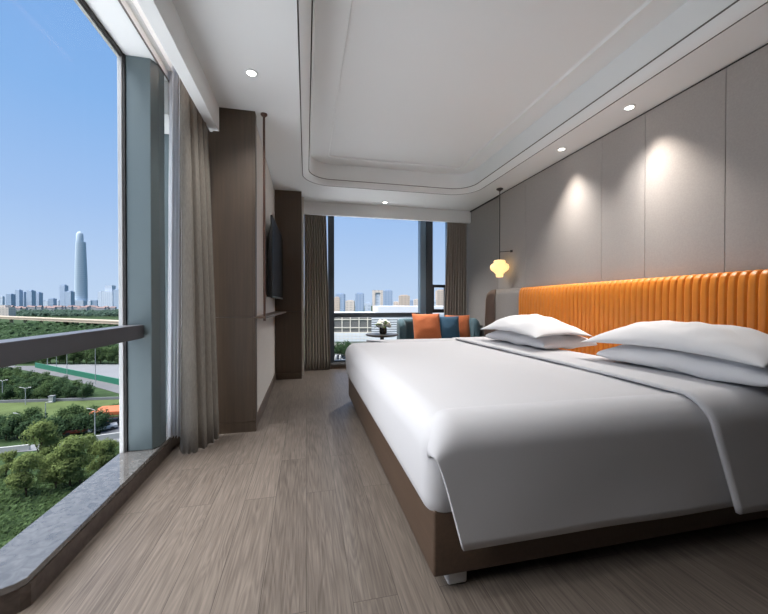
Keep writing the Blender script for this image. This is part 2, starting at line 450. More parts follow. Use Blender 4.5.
# ---- curtains
def drape(name, parent, top, bot, z0, z1, mat, t=.004, nz=14, ease=1.0):
    A, B = catmull(top), catmull(bot)
    def fn(u, v):
        i = min(int(round(u * (len(A) - 1))), len(A) - 1)
        k = v ** ease
        p = A[i].lerp(B[i], k)
        w = .004 * noise.noise(Vector((i * .21, v * 4, len(A))))
        return (p.x + w, p.y + w, z1 + (z0 - z1) * v + (.006 * math.sin(i * .9) if v > .99 else 0))
    o = obj(name, grid(fn, len(A) - 1, nz), mat, parent, smooth=True)
    return solid(o, t)
bot = [(-.885, 2.775), (-.845, 2.745), (-.80, 2.742), (-.768, 2.765), (-.80, 2.80), (-.74, 2.812), (-.728, 2.845), (-.79, 2.875), (-.718, 2.895), (-.705, 2.93), (-.79, 2.955), (-.698, 2.98), (-.69, 3.015), (-.78, 3.04), (-.692, 3.075)]
top = [(-.90 + (x + .90) * .55, 2.76 + (y - 2.74) * .9) for x, y in bot]
dr = thing('curtain', 'grey brown drape gathered to the right of the large left window beside the brown column', 'curtain', (-.80, 2.9, 0))
drape('drape', dr, [(x, y, 0) for x, y in top], [(x, y, 0) for x, y in bot], .012, 2.80, MT['drape'], ease=.8)
sh = thing('sheer_curtain', 'white sheer curtain hanging between the slate window pillar and the grey drape', 'sheer curtain', (-.93, 2.75, 0))
sp_ = []
for k in range(9): sp_.append((-.968 + .0115 * k, 2.785 + (.022 if k % 2 else -.020) - .002 * k, 0))
drape('sheer', sh, [(x + .02, y + .02, 0) for x, y, _ in sp_], sp_, .125, 2.78, MT['sheer'], t=.0015)
def pleats(x0, x1, y, n, amp, jit, seed):
    r = random.Random(seed); out = []
    for k in range(2 * n + 1):
        out.append((x0 + (x1 - x0) * k / (2 * n) + r.uniform(-jit, jit), y + (amp if k % 2 else -amp) * r.uniform(.7, 1.1), 0))
    return out
c2 = thing('curtain', 'grey brown drape bunched at the left edge of the far window', 'curtain', (.15, 5.84, 0))
drape('drape', c2, pleats(-.022, .31, 5.80, 9, .03, .004, 3), pleats(-.022, .385, 5.795, 9, .035, .004, 3), .01, 2.76, MT['curtain'])
c3 = thing('curtain', 'grey brown drape bunched at the right edge of the far window behind the sofa', 'curtain', (2.6, 5.84, 0))
drape('drape', c3, pleats(2.42, 2.78, 5.775, 8, .03, .004, 5), pleats(2.31, 2.785, 5.765, 8, .035, .005, 5), .01, 2.76, MT['curtain'], ease=1.4)
c4 = thing('sheer_curtain', 'thin white sheer strip beside the left drape of the far window', 'sheer curtain', (.33, 5.93, 0))
drape('sheer', c4, pleats(.04, .33, 5.92, 6, .012, .002, 8), pleats(.04, .36, 5.92, 6, .014, .002, 8), .10, 2.76, MT['sheer'], t=.0015)

# ================================================================== BED
X0, X1, Y0, Y1 = .46, 2.62, 1.22, 3.89
bed = thing('bed', 'extra wide bed with a dark brown box base made up in white linen', 'bed', ((X0 + X1) / 2, (Y0 + Y1) / 2, 0))
bm = BM(); add_box(bm, X0, X1, Y0, Y1, .058, .312, bev=.012, seg=3); bmesh.ops.recalc_face_normals(bm, faces=bm.faces[:])
obj('bed_base', bm, MT['bedfr'], bed, smooth=True, angle=40)
for x, y in ((.528, 1.243), (.528, 3.785), (2.45, 1.243), (2.45, 3.785)):
    T(obj('leg', bx(x, x + .08, y, y + .08, 0, .059, bev=.010, seg=3), MT['wleg'], bed, smooth=True, angle=50), 'short white block leg')
obj('mattress', bx(.50, 2.62, 1.25, 3.86, .30, .565, bev=.05, seg=4), MT['linen'], bed, smooth=True)
# duvet: rounded slab, tucked in at the foot
def duvet_fn(x0, x1, y0, y1, zb, zt, rt, rc):
    """closed loop around the bed (u) against a profile from hem to the crown (v)"""
    nP = 160
    base = []
    def loop(inset):
        return rrect(x0 + inset, x1 - inset, y0 + inset, y1 - inset, max(rc - inset * .4, .02), 9)
    prof = [(.035, zb), (.018, zb + .02), (.010, zb + .06), (.004, zb + .14), (.0, zt - rt * 1.25)]
    for k in range(1, 9):
        a = k / 8 * PI / 2
        prof.append((rt * 1.15 * (1 - math.cos(a)), zt - rt * 1.25 + rt * 1.25 * math.sin(a)))
    bm = BM(); rings = []
    for d, z in prof:
        r = []
        for x, y in loop(d):
            w = .005 * noise.noise(Vector((x * 3, y * 3, z * 5)))
            r.append(bm.verts.new((x + w, y + w, z + (w if z > zb else 0))))
        rings.append(r)
    # crown: shrink toward the middle in steps
    cx, cy = (x0 + x1) / 2, (y0 + y1) / 2
    last = [v.co.copy() for v in rings[-1]]
    for s in (.9, .75, .55, .3):
        rings.append([bm.verts.new((cx + (p.x - cx) * s, cy + (p.y - cy) * s, p.z + .010 * (1 - s) + .004 * noise.noise(Vector((p.x * 2 * s, p.y * 2 * s, 1))))) for p in last])
    n = len(rings[0])
    for a, b in zip(rings, rings[1:]):
        for i in range(n): bm.faces.new((a[i], a[(i + 1) % n], b[(i + 1) % n], b[i]))
    bm.faces.new(rings[-1])
    bmesh.ops.recalc_face_normals(bm, faces=bm.faces[:])
    return bm
ZT = .655
obj('duvet', duvet_fn(.425, 2.16, 1.195, 3.925, .285, ZT, .10, .07), MT['linen'], bed, smooth=True)
# drape over the near and far long sides: a sheet following the top edge and falling straight
def side_profile(side, yt, ye, ztop, zbot, n1=6, n2=9, n3=12, dip=0):
    """(y, z) from the top of the bed over the edge and down"""
    P = []
    s = -1 if side == 'near' else 1
    for k in range(n1): P.append((yt + (ye - s * .12 - yt) * k / n1, ztop - .020 * (1 - k / n1) ** 1.5 * dip))
    for k in range(n2 + 1):
        a = k / n2 * PI / 2
        P.append((ye - s * .12 + s * .12 * math.sin(a), ztop - .12 + .12 * math.cos(a)))
    for k in range(1, n3 + 1): P.append((ye + s * .012 * k / n3, (ztop - .12) + (zbot - ztop + .12) * k / n3))
    return P
def side_sheet(prof, xl_top, xl_bot, xr, nx, ztop, zbot, seed, yedge, sgn):
    N = len(prof) - 1
    def fn(u, v):
        y, z = prof[int(round(v * N))]
        k = max(0, min(1, (ztop - .03 - z) / (ztop - .03 - zbot)))
        inn = max(0, min(1, (y - yedge) * sgn / .12))
        xl = xl_top + (xl_bot - xl_top) * k + .30 * inn
        uu = u ** 1.5
        x = xl + (xr - xl) * uu
        w = .007 * noise.noise(Vector((x * 2.2 + seed, z * 2.5, seed))) * (.3 + k)
        d = max(0, min(1, (.55 - x) / .115))
        dr = .12 * (1 - math.sqrt(max(0, 1 - d * d))) * max(0, min(1, (z - .40) / .2))
        return (x, y + w, z + .3 * w - dr)
    return grid(fn, nx, N)
pr = side_profile('near', 1.40, 1.172, ZT + .008, .188, dip=1.8)
o = obj('duvet_side', side_sheet(pr, .435, .553, 2.2, 60, ZT + .008, .188, 1.7, 1.28, 1), MT['linen'], bed, smooth=True); solid(o, .016, -1)
pr = side_profile('far', 3.72, 3.945, ZT + .008, .20, dip=1.8)
o = obj('duvet_side', side_sheet(pr, .66, .70, 2.2, 50, ZT + .008, .20, 4.2, 3.84, -1), MT['linen'], bed, smooth=True); solid(o, .016, 1)
# turned-back band across the bed, hanging over both sides
pn = side_profile('near', 1.45, 1.150, ZT + .022, .172)[::-1]
pf = side_profile('far', 3.65, 3.965, ZT + .022, .20)
mid = [(1.45 + (3.65 - 1.45) * k / 24, ZT + .022) for k in range(1, 24)]
band = pn + mid + pf
NB = len(band) - 1
def band_fn(u, v):
    y, z = band[int(round(v * NB))]
    k = max(0, (ZT - z) / (ZT - .18))
    xl = 1.70 - (.035 * max(0, (1.75 - y) / .6) if y < 1.75 else 0) + (.155 * k if y < 2 else .03 * k)
    x = xl + (2.20 - xl) * u
    w = .003 * noise.noise(Vector((x * 4, y * 3, 3)))
    return (x, y, z + w - (.012 if u > .95 else 0))
o = obj('turned_back_band', grid(band_fn, 14, NB), MT['linen'], bed, smooth=True); solid(o, .016, 0)
T(o, 'white turned-back sheet band across the head end')

def pillow_bm(a, b, tz, flat, c, seed, rot=0, tilt=0, nu=34, nv=26, ind=.06, wr=.012, p=2.4, e=.55, droop=0):
    bm = BM(); V = {}
    for s in (1, -1):
        for i in range(nu + 1):
            for j in range(nv + 1):
                u = -1 + 2 * i / nu; v = -1 + 2 * j / nv
                u = math.sin(u * PI / 2) * .6 + u * .4; v = math.sin(v * PI / 2) * .6 + v * .4
                f = max(0, (1 - abs(u) ** p) * (1 - abs(v) ** p)) ** e
                edge = i in (0, nu) or j in (0, nv)
                if edge and s == -1: V[(s, i, j)] = V[(1, i, j)]; continue
                x = b * v * (1 - ind * (1 - u * u)); y = a * u * (1 - ind * (1 - v * v))
                w = wr * noise.noise(Vector((u * 2.3 + seed, v * 2.3, seed * 1.3))) + wr * .5 * noise.noise(Vector((u * 6 + seed, v * 4, seed)))
                z = s * tz * (1 if s > 0 else flat) * f + w * min(1, f * 1.5)
                z -= droop * (.55 * u * u + .45 * v * v)
                q = Vector((x, y, z))
                q = Matrix.Rotation(rot, 3, 'Z') @ (Matrix.Rotation(tilt, 3, 'Y') @ q)
                V[(s, i, j)] = bm.verts.new(q + Vector(c))
    for s in (1, -1):
        for i in range(nu):
            for j in range(nv):
                bm.faces.new((V[(s, i, j)], V[(s, i + 1, j)], V[(s, i + 1, j + 1)], V[(s, i, j + 1)]))
    bmesh.ops.recalc_face_normals(bm, faces=bm.faces[:])
    return bm
ZP = ZT + .034
PILS = [
    ('white pillow lying on the bed by the window end, under the top pillow there', (2.19, 3.03, ZP + .062), .082, .80, 1.1, .49, .27, 0, .0, .34, .022),
    ('puffy white pillow on top of the pair at the window end of the bed', (2.12, 3.01, ZP + .165), .118, .20, 2.3, .50, .28, -.02, .0, .62, .055),
    ('white pillow lying under the top pillow at the near end of the bed', (2.24, 1.585, ZP + .062), .082, .80, 3.7, .48, .27, 0, .0, .34, .022),
    ('puffy white pillow on top of the pair at the near end of the bed', (2.23, 1.66, ZP + .165), .118, .20, 5.2, .53, .28, .01, .0, .62, .055),
]
for lab, c, tz, fl, sd, a, b, rot, tilt, ee, dro in PILS:
    T(obj('pillow', pillow_bm(a, b, tz, fl, c, sd, rot, tilt, wr=.02, e=ee, droop=dro), MT['pil'], smooth=True, base=(c[0], c[1], c[2] - tz * fl)), lab, 'pillow', 'bed pillows')

# ---- headboard
hb = thing('headboard', 'long upholstered headboard with vertical orange leather channels along the right wall', 'headboard', (2.72, 2.6, 0))
FL = .0535
ya, yb = 1.05, 4.03
nfl = int(round((yb - ya) / FL)); FLW = (yb - ya) / nfl
zp = [(.30, 2.665), (.60, 2.666), (.90, 2.667), (1.15, 2.668), (1.22, 2.672), (1.26, 2.682), (1.283, 2.70), (1.292, 2.725), (1.292, 2.765)]
def flute(u, v):
    k = v * (len(zp) - 1); i = min(int(k), len(zp) - 2); t = k - i
    z = zp[i][0] + (zp[i + 1][0] - zp[i][0]) * t; x = zp[i][1] + (zp[i + 1][1] - zp[i][1]) * t
    s = u * nfl; fr = abs((s % 1) - .5) * 2 if 0 < u < 1 else 1
    dpt = .020 * (fr ** 5)
    nx, nz_ = (1, 0) if z < 1.25 else (.6, -.7)
    return (x + dpt * nx, ya + (yb - ya) * u, z + dpt * nz_)
obj('orange_panel', grid(flute, nfl * 12, 24), MT['orange'], hb, smooth=True)
T(hb.children[-1], 'orange leather panel with vertical channels')
obj('backing_board', bx(2.735, 2.782, ya, yb + .0, .28, 1.285), MT['hgrey'], hb)
# grey wing beyond each end of the orange part, its end curving out from the wall
def wing(y0, s, u0, u1):
    P = [(2.735, y0, 0), (2.735, y0 + s * .30, 0), (2.727, y0 + s * .40, 0), (2.70, y0 + s * .50, 0), (2.655, y0 + s * .56, 0), (2.60, y0 + s * .60, 0), (2.555, y0 + s * .615, 0)]
    C = catmull(P, 8); N = len(C) - 1
    a, b = int(u0 * N), int(u1 * N)
    def fn(u, v):
        i = a + int(round(u * (b - a))); p = C[i]
        k = max(0, (i / N - .62) / .38)
        zt = 1.288 - .075 * k ** 2.2
        z = .02 + (zt - .02) * v
        return (p.x + (.012 if v > .97 else 0) - .03 * k * (1 - v), p.y + s * .05 * k * (1 - v), z)
    return grid(fn, b - a, 16)
for y0, s_ in ((4.032, 1), (1.048, -1)):
    o = obj('side_wing', wing(y0, s_, 0, .62), MT['hgrey'], hb, smooth=True); solid(o, .04, 0); T(o, 'grey padded side section beyond the orange panel')
    o = obj('wing_edge', wing(y0, s_, .625, 1), MT['hgrey_shaded'], hb, smooth=True); solid(o, .04, 0); T(o, 'grey padded wing curving out from the wall, shade put in its colour')

# ================================================================== PENDANT
LX, LY = 2.66, 4.46
lp = thing('pendant_lamp', 'glowing cream lantern pendant on a thin rod near the far corner of the bed', 'lamp', (LX, LY, 1.43))
obj('canopy', lathe((LX, LY), [(0, 2.70), (.045, 2.699), (.045, 2.685), (.02, 2.672), (.012, 2.66), (0, 2.66)], 20), MT['darkmetal'], lp, smooth=True, angle=40)
obj('rod', cyl((LX, LY, 1.70), (LX, LY, 2.665), .006, n=10), MT['darkmetal'], lp, smooth=True, angle=50)
rib = lambda a, z: 1 + .04 * abs(math.cos(7 * a))
obj('lamp_shade', lathe((LX, LY), [(0, 1.70), (.03, 1.70), (.068, 1.694), (.078, 1.68), (.076, 1.662), (.088, 1.650), (.116, 1.630), (.125, 1.598), (.116, 1.565), (.088, 1.538), (.070, 1.525), (.062, 1.512), (.050, 1.503), (.048, 1.468), (.042, 1.457), (0, 1.455)], 56, rib), MT['shade'], lp, smooth=True)
bm = BM(); add_cyl(bm, (LX, LY, 1.812), (2.77, LY - .10, 1.812), .005, n=8); add_cyl(bm, (2.765, LY - .098, 1.812), (2.79, LY - .118, 1.812), .016, n=14)
obj('wall_arm', bm, MT['darkmetal'], lp, smooth=True, angle=50)

# ================================================================== DOWNLIGHTS
def downlight(x, y, z, label):
    t = thing('downlight', label, 'ceiling light', (x, y, z - .02), 'recessed downlights')
    obj('trim_ring', lathe((x, y), [(.030, z + .0), (.044, z), (.044, z - .004), (.040, z - .007), (.031, z - .007), (.030, z - .001)], 24), MT['ceil'], t, smooth=True, angle=40)
    obj('lens', lathe((x, y), [(0, z - .005), (.029, z - .005), (.029, z - .001), (0, z - .001)], 24), MT['led'], t)
    return t
DL = [(-.37, 2.607, 'downlight in the ceiling above the passage between window and bed'),
      (2.61, 3.18, 'downlight above the headboard, the one nearer the hanging lantern'),
      (2.60, 2.386, 'downlight above the headboard, the one nearer the right edge of the photo'),
      (1.229, 5.45, 'small downlight in the ceiling just before the far window')]
for x, y, l in DL: downlight(x, y, CH, l)
def spot(x, y, z, power, angle=60, blend=.8, col=(1, .96, .92), aim=None, r=.03):
    l = bpy.data.lights.new('downlight_beam', 'SPOT'); l.energy = power; l.spot_size = math.radians(angle); l.spot_blend = blend
    l.color = col; l.shadow_soft_size = r
    o = bpy.data.objects.new('downlight_beam', l); COL.objects.link(o); o.location = (x, y, z)
    d = Vector(aim or (x, y, 0)) - Vector((x, y, z)); o.rotation_euler = d.to_track_quat('-Z', 'Y').to_euler()
    return o
WARM = (1, .90, .80)
spot(2.61, 3.18, CH - .012, 20, 70, .95, WARM, aim=(2.79, 3.27, .9))
spot(2.60, 2.386, CH - .012, 32, 60, .95, WARM, aim=(2.79, 1.97, 1.25))
for y in (3.18, 2.386): spot(2.60, y, CH - .014, 62, 105, .9, aim=(1.80, y - .1, 0), r=.06)
for x, y in ((-.37, 2.607), (-.37, 1.2)): spot(x, y, CH - .012, 34, 130, .9, aim=(.0, y + .1, 0), r=.06)  # second beam is out of view, without a fitting, added for light
spot(1.229, 5.45, CH - .012, 190, 112, .9, aim=(1.45, 4.85, 0), r=.06)

# ================================================================== TV + SHELF
tv = thing('television', 'flat black television hung on the beige wall between the brown columns', 'television', (-.36, 4.48, 1.14))
NX, FX, TYN, TYF = -.338, -.318, 3.80, 5.14
def tvbox(dn, df, z0, z1, y0=TYN, y1=TYF, taper=0, bev=.003):
    """slab behind the screen plane: dn..df = depth behind the screen"""
    bm = BM()
    def sx(y): return NX + (FX - NX) * (y - TYN) / (TYF - TYN)
    vs = []
    for d in (df, dn):
        for y in (y0, y1):
            for z in (z0, z1):
                dd = d if not (taper and d == df and z == z1) else dn + (df - dn) * taper
                zz = z - (.0 if not (taper and d == df and z == z1) else .12)
                vs.append(bm.verts.new((sx(y) - dd, y, zz)))
    for q in ((0, 1, 3, 2), (4, 6, 7, 5), (0, 4, 5, 1), (2, 3, 7, 6), (0, 2, 6, 4), (1, 5, 7, 3)): bm.faces.new([vs[i] for i in q])
    bmesh.ops.recalc_face_normals(bm, faces=bm.faces[:])
    if bev: bmesh.ops.bevel(bm, geom=bm.edges[:], offset=bev, segments=2, profile=.5, affect='EDGES')
    return bm
obj('bezel', tvbox(.0, .022, 1.143, 2.005), MT['tvb'], tv, smooth=True, angle=40)
obj('screen', tvbox(-.0015, .001, 1.165, 1.993, TYN + .012, TYF - .012, bev=0), MT['tvs'], tv)
obj('rear_housing', tvbox(.022, .062, 1.155, 1.95, TYN + .03, TYF - .03, taper=.4), MT['tvb'], tv, smooth=True, angle=40)
obj('wall_mount', bx(-.432, -.385, 4.25, 4.7, 1.35, 1.6), MT['tvb'], tv)
shf = thing('wall_shelf', 'slim brown shelf under the television hung from a long bronze rod', 'shelf', (-.35, 4.1, .95))
obj('shelf_board', prism([(-.432, 3.205), (-.415, 3.12 - .0), (-.335, 3.13), (-.275, 5.18), (-.432, 5.18)], .955, .975, bev=.002, seg=1), MT['browny'], shf)
obj('rod', cyl((-.347, 3.15, .935), (-.347, 3.15, 2.695), .010, n=14), MT['bronze'], shf, smooth=True, angle=50)
obj('rod_flange', lathe((-.347, 3.15), [(0, 2.70), (.028, 2.699), (.028, 2.69), (.014, 2.675), (0, 2.675)], 20), MT['bronze'], shf, smooth=True, angle=40)

# ================================================================== SOFA, CUSHIONS, TABLE
sf = thing('sofa', 'small teal sofa with a curved back below the far window', 'sofa', (2.07, 5.2, 0))
SX0, SX1, SY0, SY1 = 1.40, 2.755, 4.85, 5.62
def sofa_back():
    path = [(SX0 + .06, SY0 + .34, 0), (SX0 + .052, SY0 + .42, 0), (SX0 + .06, SY0 + .52, 0), (SX0 + .13, SY1 - .13, 0), (SX0 + .32, SY1 - .06, 0), ((SX0 + SX1) / 2, SY1 - .05, 0),
            (SX1 - .32, SY1 - .06, 0), (SX1 - .13, SY1 - .13, 0), (SX1 - .06, SY0 + .52, 0), (SX1 - .052, SY0 + .42, 0), (SX1 - .06, SY0 + .34, 0)]
    C = catmull(path, 7); N = len(C) - 1
    bm = BM(); rings = []
    for i, p in enumerate(C):
        t = (C[min(i + 1, N)] - C[max(i - 1, 0)]).normalized(); nrm = Vector((-t.y, t.x, 0))
        u = i / N; e = min(u, 1 - u)
        zt = .845 - .10 * max(0, 1 - e / .12) ** 2
        h = .055
        sec = [(-h, .14), (-h, zt - .07)] + [(-h * math.cos(a), zt - .06 + .06 * math.sin(a)) for a in [k / 8 * PI for k in range(1, 8)]] + [(h, zt - .07), (h, .14)]
        rings.append([bm.verts.new((p.x + nrm.x * d, p.y + nrm.y * d, z)) for d, z in sec])
    m = len(rings[0])
    for a, b in zip(rings, rings[1:]):
        for k in range(m): bm.faces.new((a[k], a[(k + 1) % m], b[(k + 1) % m], b[k]))
    bm.faces.new(rings[0][::-1]); bm.faces.new(rings[-1])
    bmesh.ops.recalc_face_normals(bm, faces=bm.faces[:])
    return bm
obj('backrest', sofa_back(), MT['teal'], sf, smooth=True, angle=50)
obj('seat_base', bx(SX0 + .11, SX1 - .11, SY0, SY1 - .12, .12, .30, bev=.03, seg=3), MT['teal'], sf, smooth=True, angle=50)
obj('seat_cushion', bx(SX0 + .115, SX1 - .115, SY0 - .02, SY1 - .13, .302, .45, bev=.045, seg=4), MT['teal'], sf, smooth=True)
for x in (SX0 + .16, SX1 - .16):
    for y in (SY0 + .06, SY1 - .2): obj('leg', cyl((x, y, 0), (x, y, .121), .014, .02, n=12), MT['darkmetal'], sf, smooth=True, angle=50)
def cushion(cx, cy, cz, a, tz, seed, lean, rz, mat, label):
    bm = pillow_bm(a, a, tz, 1, (0, 0, 0), seed, nu=22, nv=22, ind=.05, wr=.008)
    R = Matrix.Translation((cx, cy, cz)) @ Matrix.Rotation(rz, 4, 'Z') @ Matrix.Rotation(math.radians(90 - lean), 4, 'X')
    bmesh.ops.transform(bm, matrix=R, verts=bm.verts[:])
    T(obj('cushion', bm, mat, smooth=True), label, 'cushion', 'sofa cushions')
cushion(1.86, 5.23, .70, .235, .075, 1.2, 14, math.radians(2), MT['cor'], 'large burnt orange cushion at the left front on the teal sofa')
cushion(2.21, 5.27, .675, .215, .07, 4.4, 14, math.radians(-6), MT['cbl'], 'dark blue cushion between the two orange cushions on the sofa')
cushion(2.455, 5.40, .69, .21, .055, 8.8, 12, math.radians(-12), MT['cor'], 'burnt orange cushion at the right end of the sofa, half behind the blue one')
TXC, TYC = 1.085, 5.0
tb = thing('side_table', 'small round dark pedestal table beside the teal sofa', 'table', (TXC, TYC, 0))
obj('tabletop', lathe((TXC, TYC), [(0, .606), (.19, .606), (.235, .622), (.243, .634), (.238, .642), (0, .644)], 48), MT['tabl'], tb, smooth=True, angle=40)
obj('stem', cyl((TXC, TYC, .015), (TXC, TYC, .607), .028, n=18), MT['tableg'], tb, smooth=True, angle=50)
obj('foot', lathe((TXC, TYC), [(0, 0), (.17, 0), (.17, .012), (.03, .022), (0, .022)], 32), MT['tableg'], tb, smooth=True, angle=40)
VX, VY = 1.10, 5.0
vs_ = thing('flower_vase', 'dark little vase of white flowers and green leaves on the round table', 'vase', (VX, VY, .644))
obj('vase_body', lathe((VX, VY), [(0, .645), (.045, .645), (.055, .66), (.055, .72), (.048, .74), (.042, .74), (.045, .70), (0, .69)], 20), MT['vase'], vs_, smooth=True, angle=50)
rf = random.Random(4)
for dx, dy, dz, r in ((-.06, 0, .03, .05), (.0, -.03, .07, .055), (.065, 0, .05, .05), (-.03, .04, .09, .05), (.04, .04, .1, .045), (.095, .02, .0, .038), (-.02, -.055, .015, .045)):
    bm = BM(); bmesh.ops.create_icosphere(bm, subdivisions=3, radius=r * .85)
    for v in bm.verts:
        d = v.co.normalized(); v.co *= 1 + .16 * math.sin(9 * math.atan2(d.y, d.x) + 6 * d.z) * (1 - abs(d.z) * .5) + .1 * noise.noise(d * 4)
        v.co += Vector((VX + dx, VY + dy, .760 + dz * .55))
    obj('flower', bm, MT['petal'], vs_, smooth=True)
for ang, el, L in ((3.3, .5, .13), (2.8, .2, .12), (-.9, .8, .15), (-1.2, 1.0, .15), (.2, .3, .12), (-1.6, .3, .12), (-2.4, .6, .15), (-1.35, .6, .16), (-2.8, .5, .15)):
    d = Vector((math.cos(ang) * math.cos(el), math.sin(ang) * math.cos(el), math.sin(el))); s = Vector((-math.sin(ang), math.cos(ang), 0))
    up = d.cross(s)
    def lf(u, v):
        w = .035 * math.sin(PI * min(1, u * .93 + .05)) ** .8 * (v - .5) * 2
        return Vector((VX, VY, .745)) + d * (L * u + .02) + s * w - Vector((0, 0, .05 * u * u)) + up * abs(w) * .3
    o = obj('leaf', grid(lf, 10, 4), MT['leaf'], vs_, smooth=True); solid(o, .002)

# ================================================================== OUTSIDE THE WINDOWS
RX = random.Random(11)
_M = M

def M(name, col, rough=.5, **k):
    q = lin(col); f = .48
    un = lambda v: 255 * (v * 12.92 if v < .0031 else 1.055 * v ** (1 / 2.4) - .055)
    return _M(name, tuple(un(v * f) for v in q), rough, **k)
def leaf_mat(name, col, sc_=1.2):
    m = M(name, col, .9, vary=.3, scale=(sc_, sc_, sc_), spec=.1)
    nt = m.node_tree; b = nt.nodes['Principled BSDF']; o = nt.nodes['Material Output']
    t = nt.nodes.new('ShaderNodeBsdfTranslucent'); mx = nt.nodes.new('ShaderNodeMixShader'); mx.inputs['Fac'].default_value = .45
    src = b.inputs['Base Color'].links[0].from_socket
    nt.links.new(src, t.inputs['Color']); nt.links.new(b.outputs[0], mx.inputs[1]); nt.links.new(t.outputs[0], mx.inputs[2]); nt.links.new(mx.outputs[0], o.inputs['Surface'])
    return m
ME = dict(
    grass=M('lawn_grass', (66, 88, 54), .95, vary=.35, scale=(.35, .35, .35), spec=.1),
    dry=M('pale_dry_grass', (104, 120, 74), .95, vary=.25, scale=(.2, .2, .2), spec=.1),
    road=M('grey_asphalt', (128, 128, 131), .9, vary=.08, scale=(.2, .2, .2), spec=.2),
    plaza=M('pale_concrete', (152, 154, 158), .9, vary=.06, scale=(.1, .1, .1), spec=.2),
    green=M('green_barrier_panel', (20, 130, 100), .6),
    white=M('white_painted_wall', (218, 218, 214), .8),
    pole=M('pale_lamp_pole', (206, 208, 210), .5),
    conc=M('tan_concrete', (222, 204, 180), .9),
    awn=M('orange_awning', (226, 120, 66), .7),
    bark=M('tree_bark', (88, 70, 56), .95, spec=.1),
    lf1=leaf_mat('pale_green_leaves', (152, 170, 104)),
    lf2=leaf_mat('mid_green_leaves', (112, 138, 90)),
    lf3=leaf_mat('dark_green_leaves', (92, 120, 84)),
    wood=leaf_mat('woodland_hazed', (112, 138, 122), .12),  # haze put into the paler, bluer leaf colour
    roofr=M('dull_red_roof', (168, 140, 136), .9), hwall=M('pale_house_wall', (214, 214, 218), .9),
    car1=M('white_car_paint', (225, 226, 228), .3), car2=M('dark_car_paint', (52, 56, 62), .3), car3=M('red_car_paint', (160, 60, 46), .3), wind=M('car_window', (36, 40, 46), .2),
    t1=tower_mat('blue_grey_tower_hazed', (158, 172, 190), (142, 158, 180), 6, 7),  # distance haze mixed into the pale skyline colours
    t2=tower_mat('pale_tower_hazed', (184, 192, 204), (162, 174, 190), 7, 6),
    t3=tower_mat('slate_tower_hazed', (142, 158, 178), (128, 146, 170), 8, 9),
    tall=tower_mat('supertall_glass_hazed', (164, 178, 190), (142, 162, 178), 9, 12, .5),
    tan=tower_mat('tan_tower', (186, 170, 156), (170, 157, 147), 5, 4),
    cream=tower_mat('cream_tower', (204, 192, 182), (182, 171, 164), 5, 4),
    blu=tower_mat('blue_tower_hazed', (150, 165, 186), (132, 150, 176), 5, 4),  # bluish haze mixed into this colour too
    hall=_M('white_hall_cladding', (212, 214, 217), .6), hglass=M('dusky_hall_glass', (150, 148, 144), .6), hgrid=_M('cream_hall_grid', (214, 206, 192), .8), slot_grey=M('grey_louvre_slot', (130, 138, 146), .8),
)
struct('bounce_slab', prism([(-1.5, -70), (-1.5, 11.5), (-8, 11.5), (-9, 8), (-75, 8), (-75, -70)], -8.6, -8), _M('white_bounce_slab', (234, 233, 231), .8), base=(-20, -10, -8.6))  # unseen slab added to bounce sunlight up onto the ceiling
struct('bounce_slab_rear', bx(-.9, 26, 6.6, 40, -8.6, -8), bpy.data.materials['white_bounce_slab'])  # second added slab, bouncing light in through the far window
struct('ground', bx(-4200, 4200, -300, 4200, GZ - .5, GZ), ME['grass'], base=(0, 0, GZ))

def strip(name, px, mat, z=.05, h=.04):
    """flat patch of ground through the given picture points, as real ground polygon"""
    pts = [ground_pt(x, y) for x, y in px]
    struct(name, prism([(p.x, p.y) for p in pts], GZ + z - h, GZ + z), mat)
strip('meadow', [(-60, 421), (135, 418), (135, 397), (-60, 404)], ME['dry'], .06)
strip('road', [(-20, 366), (36, 366), (150, 389), (150, 404), (118, 393.5), (60, 377), (14, 368.5), (-20, 369)], ME['road'], .09)
strip('plaza', [(40, 364.5), (150, 364.5), (150, 386), (118, 382), (60, 371)], ME['plaza'], .07)
strip('lane', [(-60, 459), (140, 442), (140, 437), (-60, 452)], ME['plaza'], .08)
strip('parking_lot', [(100, 436), (140, 433), (140, 416), (106, 418)], ME['road'], .1)

def wall_between(name, a, b, h, th, mat, label, cat):
    A, B = ground_pt(*a), ground_pt(*b); d = (B - A).normalized(); s = Vector((-d.y, d.x, 0)) * th / 2
    o = obj(name, prism([(A.x + s.x, A.y + s.y), (B.x + s.x, B.y + s.y), (B.x - s.x, B.y - s.y), (A.x - s.x, A.y - s.y)], GZ + .04, GZ + h), mat)
    T(o, label, cat)
wall_between('road_barrier', (35.5, 367.6), (150, 391.5), 1.75, .3, ME['green'], 'long green barrier panel fence along the grey road outside the left window', 'barrier')
wall_between('boundary_wall', (68, 445.5), (128, 437), 1.0, .3, ME['white'], 'low white boundary wall beyond the nearest trees outside the left window', 'wall')
wall_between('boundary_wall', (-50, 459), (30, 450), .9, .3, ME['white'], 'low white wall at the left edge of the photo behind the nearest trees', 'wall')
wall_between('parapet', (-60, 405), (150, 398.5), .65, .3, ME['plaza'], 'low grey parapet along the meadow in front of the woods', 'wall')

